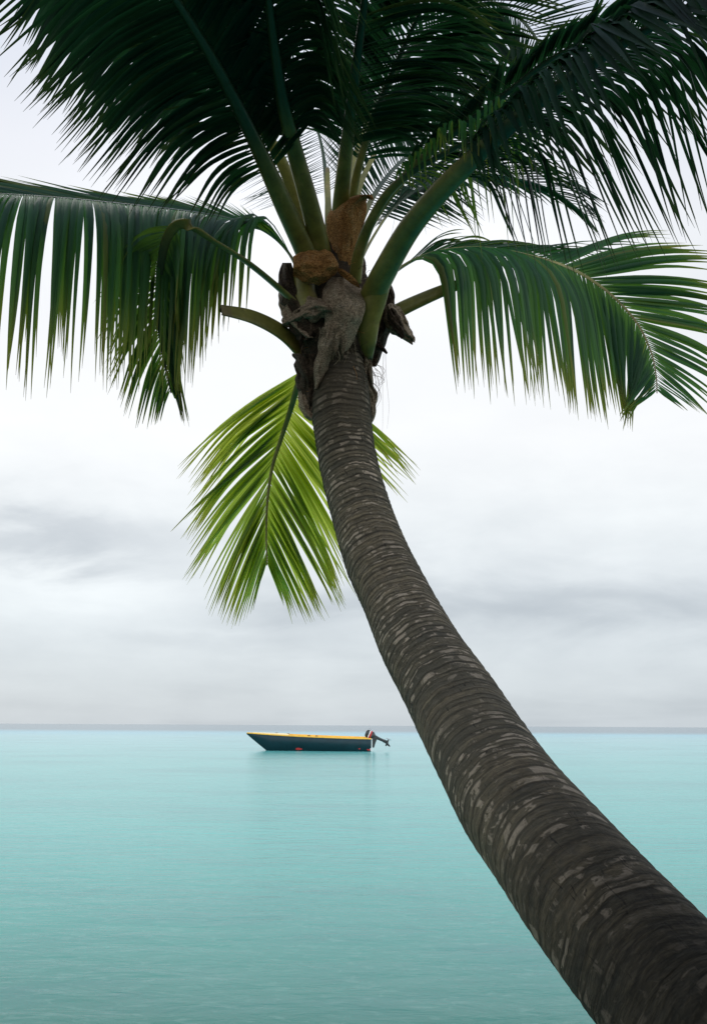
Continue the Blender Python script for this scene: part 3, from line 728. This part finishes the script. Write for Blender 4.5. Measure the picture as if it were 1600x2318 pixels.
# gunwale rail, one closed loop of boxes along both sides
vs, fs = [], []
ringp = [(LT*i/NU, -1) for i in range(NU+1)] + [(LT*i/NU, 1) for i in range(NU, -1, -1)]
for u, sgn in ringp:
    hb, cb, bot, sh = sec(u); o_ = hb+.03; i_ = max(hb-.09, .0)
    vs += [BW(u, sgn*o_, sh-.01), BW(u, sgn*o_, sh+.045), BW(u, sgn*i_, sh+.045), BW(u, sgn*i_, sh-.03)]
for k_ in range(len(ringp)-1):
    for j in range(4): fs.append((k_*4+j, k_*4+(j+1) % 4, (k_+1)*4+(j+1) % 4, (k_+1)*4+j))
fs += [(0, 1, 2, 3), tuple(len(vs)-4+j for j in (3, 2, 1, 0))]
mesh_obj('gunwale', vs, fs, yel_m, boat, smooth=False)
def box(name, u0, u1, v0, v1, h0, h1, mat, parent=boat):
    v = [BW(u, a, h) for u in (u0, u1) for a in (v0, v1) for h in (h0, h1)]
    f = [(0, 1, 3, 2), (4, 6, 7, 5), (0, 4, 5, 1), (2, 3, 7, 6), (0, 2, 6, 4), (1, 5, 7, 3)]
    o = mesh_obj(name, v, f, mat, parent, smooth=False)
    b_ = o.modifiers.new('b', 'BEVEL'); b_.width = .012; b_.segments = 2; return o
for u_ in (1.5, 3.2): box('bench', u_, u_+.28, -.74, .74, .50, .54, yel_m)
hbs = [sec(LT*f)[0]-.04 for f in (.66, .76, .86, .95)]
dk = [BW(LT*f, -max(h_, .02), sec(LT*f)[3]+.055) for f, h_ in zip((.66, .76, .86, .95), hbs)] + [BW(LT*f, max(h_, .02), sec(LT*f)[3]+.055) for f, h_ in list(zip((.66, .76, .86, .95), hbs))[::-1]]
poly('foredeck', dk, inner_m, th=.03)
stem = [BW(LT*f, 0, sec(LT*f)[2]) for f in (.80, .85, .9, .95, 1.0)]
for u_, v_ in ((LT*.76, .5), (LT*.66, .2), (LT*.48, -.75), (LT*.42, -.72)):
    sh_ = sec(u_)[3]; box('cleat', u_, u_+.16, v_, v_+.05, sh_+.05, sh_+.10, simple('cleat_brown', (.12, .05, .02), .6))
# red marks on the hull side
def side_pt(u, k_):   # k_ 0..1 from chine to sheer on near side
    hb, cb, bot, sh = sec(u); return BW(u, -lerp(cb, hb, k_)-.025, lerp(lerp(bot, sh, .08), sh, k_))
def mark(u0, u1, h0, h1, mat=red_m, nseg=14):
    uc, hc = (u0+u1)/2, (h0+h1)/2; pts_ = []
    for j in range(nseg):
        a = 2*math.pi*j/nseg; rr = 1+.15*math.sin(3*a+u0)
        u = uc+(u1-u0)/2*math.cos(a)*rr; h = hc+(h1-h0)/2*math.sin(a)*rr
        hb, cb, bot, sh = sec(u); mid = lerp(bot, sh, .08); k_ = min(max((h-mid)/(sh-mid), 0), 1)
        pts_.append(BW(u, -lerp(cb, hb, k_)-.035, h))
    poly('painted_mark', pts_, mat, th=.012)
mark(LT*.545, LT*.60, .04, .17)
mark(LT*.085, LT*.10, .12, .18)
mark(.02, LT*.035, .06, .14)
mark(-.04, .06, .03, .2, white_m)
# outboard motor, tilted up
mo = bpy.data.objects.new('outboard_motor', None); C.objects.link(mo); mo.parent = boat
mo.location = (0, 0, 0)
def mpart(name, v, f, mat, smooth=True):
    o = mesh_obj(name, v, f, mat, None, smooth); o.parent = mo
    o.matrix_parent_inverse = Matrix.Translation(-boat.location); return o
def loft(secs, nseg=18, sq=2.6):
    """secs: (u, h, ru, rv, direction angle) superellipse slices along a tilted axis in the boat's u-h plane"""
    vs, fs = [], []
    for (u, h, r1, rv, ang) in secs:
        cu, su = math.cos(ang), math.sin(ang)
        for j in range(nseg):
            a = 2*math.pi*j/nseg; c_, s_ = math.cos(a), math.sin(a)
            e = lambda q: math.copysign(abs(q)**(2/sq), q)
            vs.append(BW(u - su*r1*e(c_), rv*e(s_), h + cu*r1*e(c_)))
    n = len(secs)
    for i in range(n-1):
        for j in range(nseg): fs.append((i*nseg+j, i*nseg+(j+1) % nseg, (i+1)*nseg+(j+1) % nseg, (i+1)*nseg+j))
    fs += [tuple(range(nseg))[::-1], tuple((n-1)*nseg+j for j in range(nseg))]
    return vs, fs
# axis points towards stern-down: from cowling (u=.38,h=1.02) to propeller (u=-.95,h=.42)
A0 = Vector((.36, 1.04)); A1 = Vector((-1.02, .44)); AX = (A1-A0); aang = math.atan2(AX.y, AX.x)
def along(k_, off=0): 
    q = A0 + AX*k_; nrm = Vector((-AX.y, AX.x)).normalized(); return q - nrm*off
def secs(lst): 
    r_ = []
    for k_, off, r1, rv in lst:
        q = along(k_, off); r_.append((q.x, q.y, r1, rv, aang+math.pi))
    return r_
v, f = loft(secs([(-.01, 0, .10, .08), (.0, 0, .17, .13), (.05, 0, .235, .165), (.13, 0, .245, .17)])); mpart('cowling_top', v, f, black_m)
v, f = loft(secs([(.13, 0, .245, .17), (.165, 0, .246, .171)])); mpart('cowling_white_band', v, f, white_m)
v, f = loft(secs([(.165, 0, .246, .171), (.24, 0, .24, .168)])); mpart('cowling_red_band', v, f, red_m)
v, f = loft(secs([(.24, 0, .24, .168), (.30, 0, .22, .15), (.36, 0, .15, .11), (.42, 0, .10, .07), (.6, .0, .085, .045), (.78, .0, .08, .04), (.86, .0, .10, .045), (.9, 0, .09, .04)])); mpart('motor_leg', v, f, black_m)
v, f = loft(secs([(.76, 0, .03, .12), (.79, 0, .15, .13), (.80, 0, .03, .12)])); mpart('cavitation_plate', v, f, black_m)
# gear case (torpedo) perpendicular to the leg, skeg and propeller
nrm = Vector((-AX.y, AX.x)).normalized(); c0 = A0+AX*.93
gc = []
for k_, rr in ((-.24, .01), (-.2, .04), (-.1, .06), (.05, .06), (.14, .045), (.2, .02)):
    q = c0 + nrm*(-k_); gc.append((q.x, q.y, rr, rr, aang+math.pi/2+math.pi))
v, f = loft(gc, 14, 2); mpart('gear_case', v, f, black_m)
sk = [c0+AX*.03, c0+AX*.03+nrm*.16, c0+AX*.16+nrm*.18, c0+AX*.16+nrm*.12]
mpart('skeg', [BW(q.x, s_*.012, q.y) for s_ in (-1, 1) for q in sk], [(0, 1, 2, 3), (7, 6, 5, 4), (0, 4, 5, 1), (1, 5, 6, 2), (2, 6, 7, 3), (3, 7, 4, 0)], black_m, False)
pc = c0 - nrm*.2; vs, fs = [], []
for b_ in range(3):
    a0 = b_*2*math.pi/3+.4; b0i = len(vs)
    for rr, wd_ in ((.03, .03), (.09, .07), (.14, .065), (.17, .03)):
        for sg in (-1, 1):
            a = a0 + sg*wd_/max(rr, .06); dd = sg*.02
            e1 = AX.normalized()
            q = pc + e1*(math.cos(a)*rr) + nrm*dd
            vs.append(BW(q.x, math.sin(a)*rr, q.y))
    for r_ in range(3): fs.append((b0i+r_*2, b0i+r_*2+1, b0i+r_*2+3, b0i+r_*2+2))
pr = mpart('propeller', vs, fs, steel_m, False); md = pr.modifiers.new('t', 'SOLIDIFY'); md.thickness = .012
# mounting bracket
vb = [(.06, .78), (-.10, .78), (-.30, .88), (-.36, .78), (-.20, .40), (-.14, .18), (-.04, .18)]
vs = [BW(u_, s_*.11, h_) for s_ in (-1, 1) for u_, h_ in vb]; nb = len(vb)
fs = [tuple(range(nb)), tuple(range(2*nb-1, nb-1, -1))] + [(i, nb+i, nb+(i+1) % nb, (i+1) % nb) for i in range(nb)]
mpart('clamp_bracket', vs, fs, black_m, False)
v, f = loft([(.16, 1.30, .02, .02, 0), (.05, 1.27, .02, .02, 0), (-.10, 1.16, .02, .02, 0), (-.22, .98, .02, .02, 0)], 8, 2); mpart('carry_handle', v, f, steel_m)

# ------------------------------------------------------------------ unseen leaf mass, added to shade the lower trunk
rb = random.Random(77); vs, fs, ti = [], [], []
for k_ in range(24000):
    if rb.random() < .5:           # added leaf bank behind the viewer
        bx = rb.uniform(-3.2, 6); by = rb.uniform(-4.2, -1.0)
    else:                          # added leaf bank to the right, beside the palm's foot
        by = rb.uniform(-1.5, 2.7); bx = .50 + max(by, 0)*.47 + abs(rb.gauss(0, 1.3))
    bz = rb.uniform(.5, 3.6); c_ = Vector((bx, by, bz))
    d = Vector((rb.gauss(0, 1), rb.gauss(0, 1), rb.gauss(0, .6))).normalized(); e = d.cross(Vector((rb.gauss(0, 1), rb.gauss(0, 1), rb.gauss(0, 1)))).normalized()
    l_ = rb.uniform(.16, .34); w_ = l_*.42; b_ = len(vs)
    vs += [c_-d*l_, c_+e*w_, c_+d*l_, c_-e*w_]; fs.append((b_, b_+1, b_+2, b_+3)); ti += [(rb.random(), .3, 0)]*4
for k_ in range(6000):          # overhead leaves, added to block sky light from the trunk
    c_ = Vector((rb.uniform(-2.4, 6), rb.uniform(-3, 2.6), rb.uniform(2.9, 4.6)))
    if c_.x < -2.4 + max(0, c_.y)*.8 or c_.z < 2.0 + .95*c_.y: continue
    d = Vector((rb.gauss(0, 1), rb.gauss(0, 1), rb.gauss(0, .6))).normalized(); e = d.cross(Vector((rb.gauss(0, 1), rb.gauss(0, 1), rb.gauss(0, 1)))).normalized()
    l_ = rb.uniform(.16, .34); w_ = l_*.42; b_ = len(vs)
    vs += [c_-d*l_, c_+e*w_, c_+d*l_, c_-e*w_]; fs.append((b_, b_+1, b_+2, b_+3)); ti += [(rb.random(), .3, 0)]*4
shade_bush = mesh_obj('shade_thicket', vs, fs, M_LEAF, smooth=False, tint=ti)
shade_bush['kind'] = 'stuff'; shade_bush['label'] = 'dense dark green thicket added out of view to shade the palm trunk'
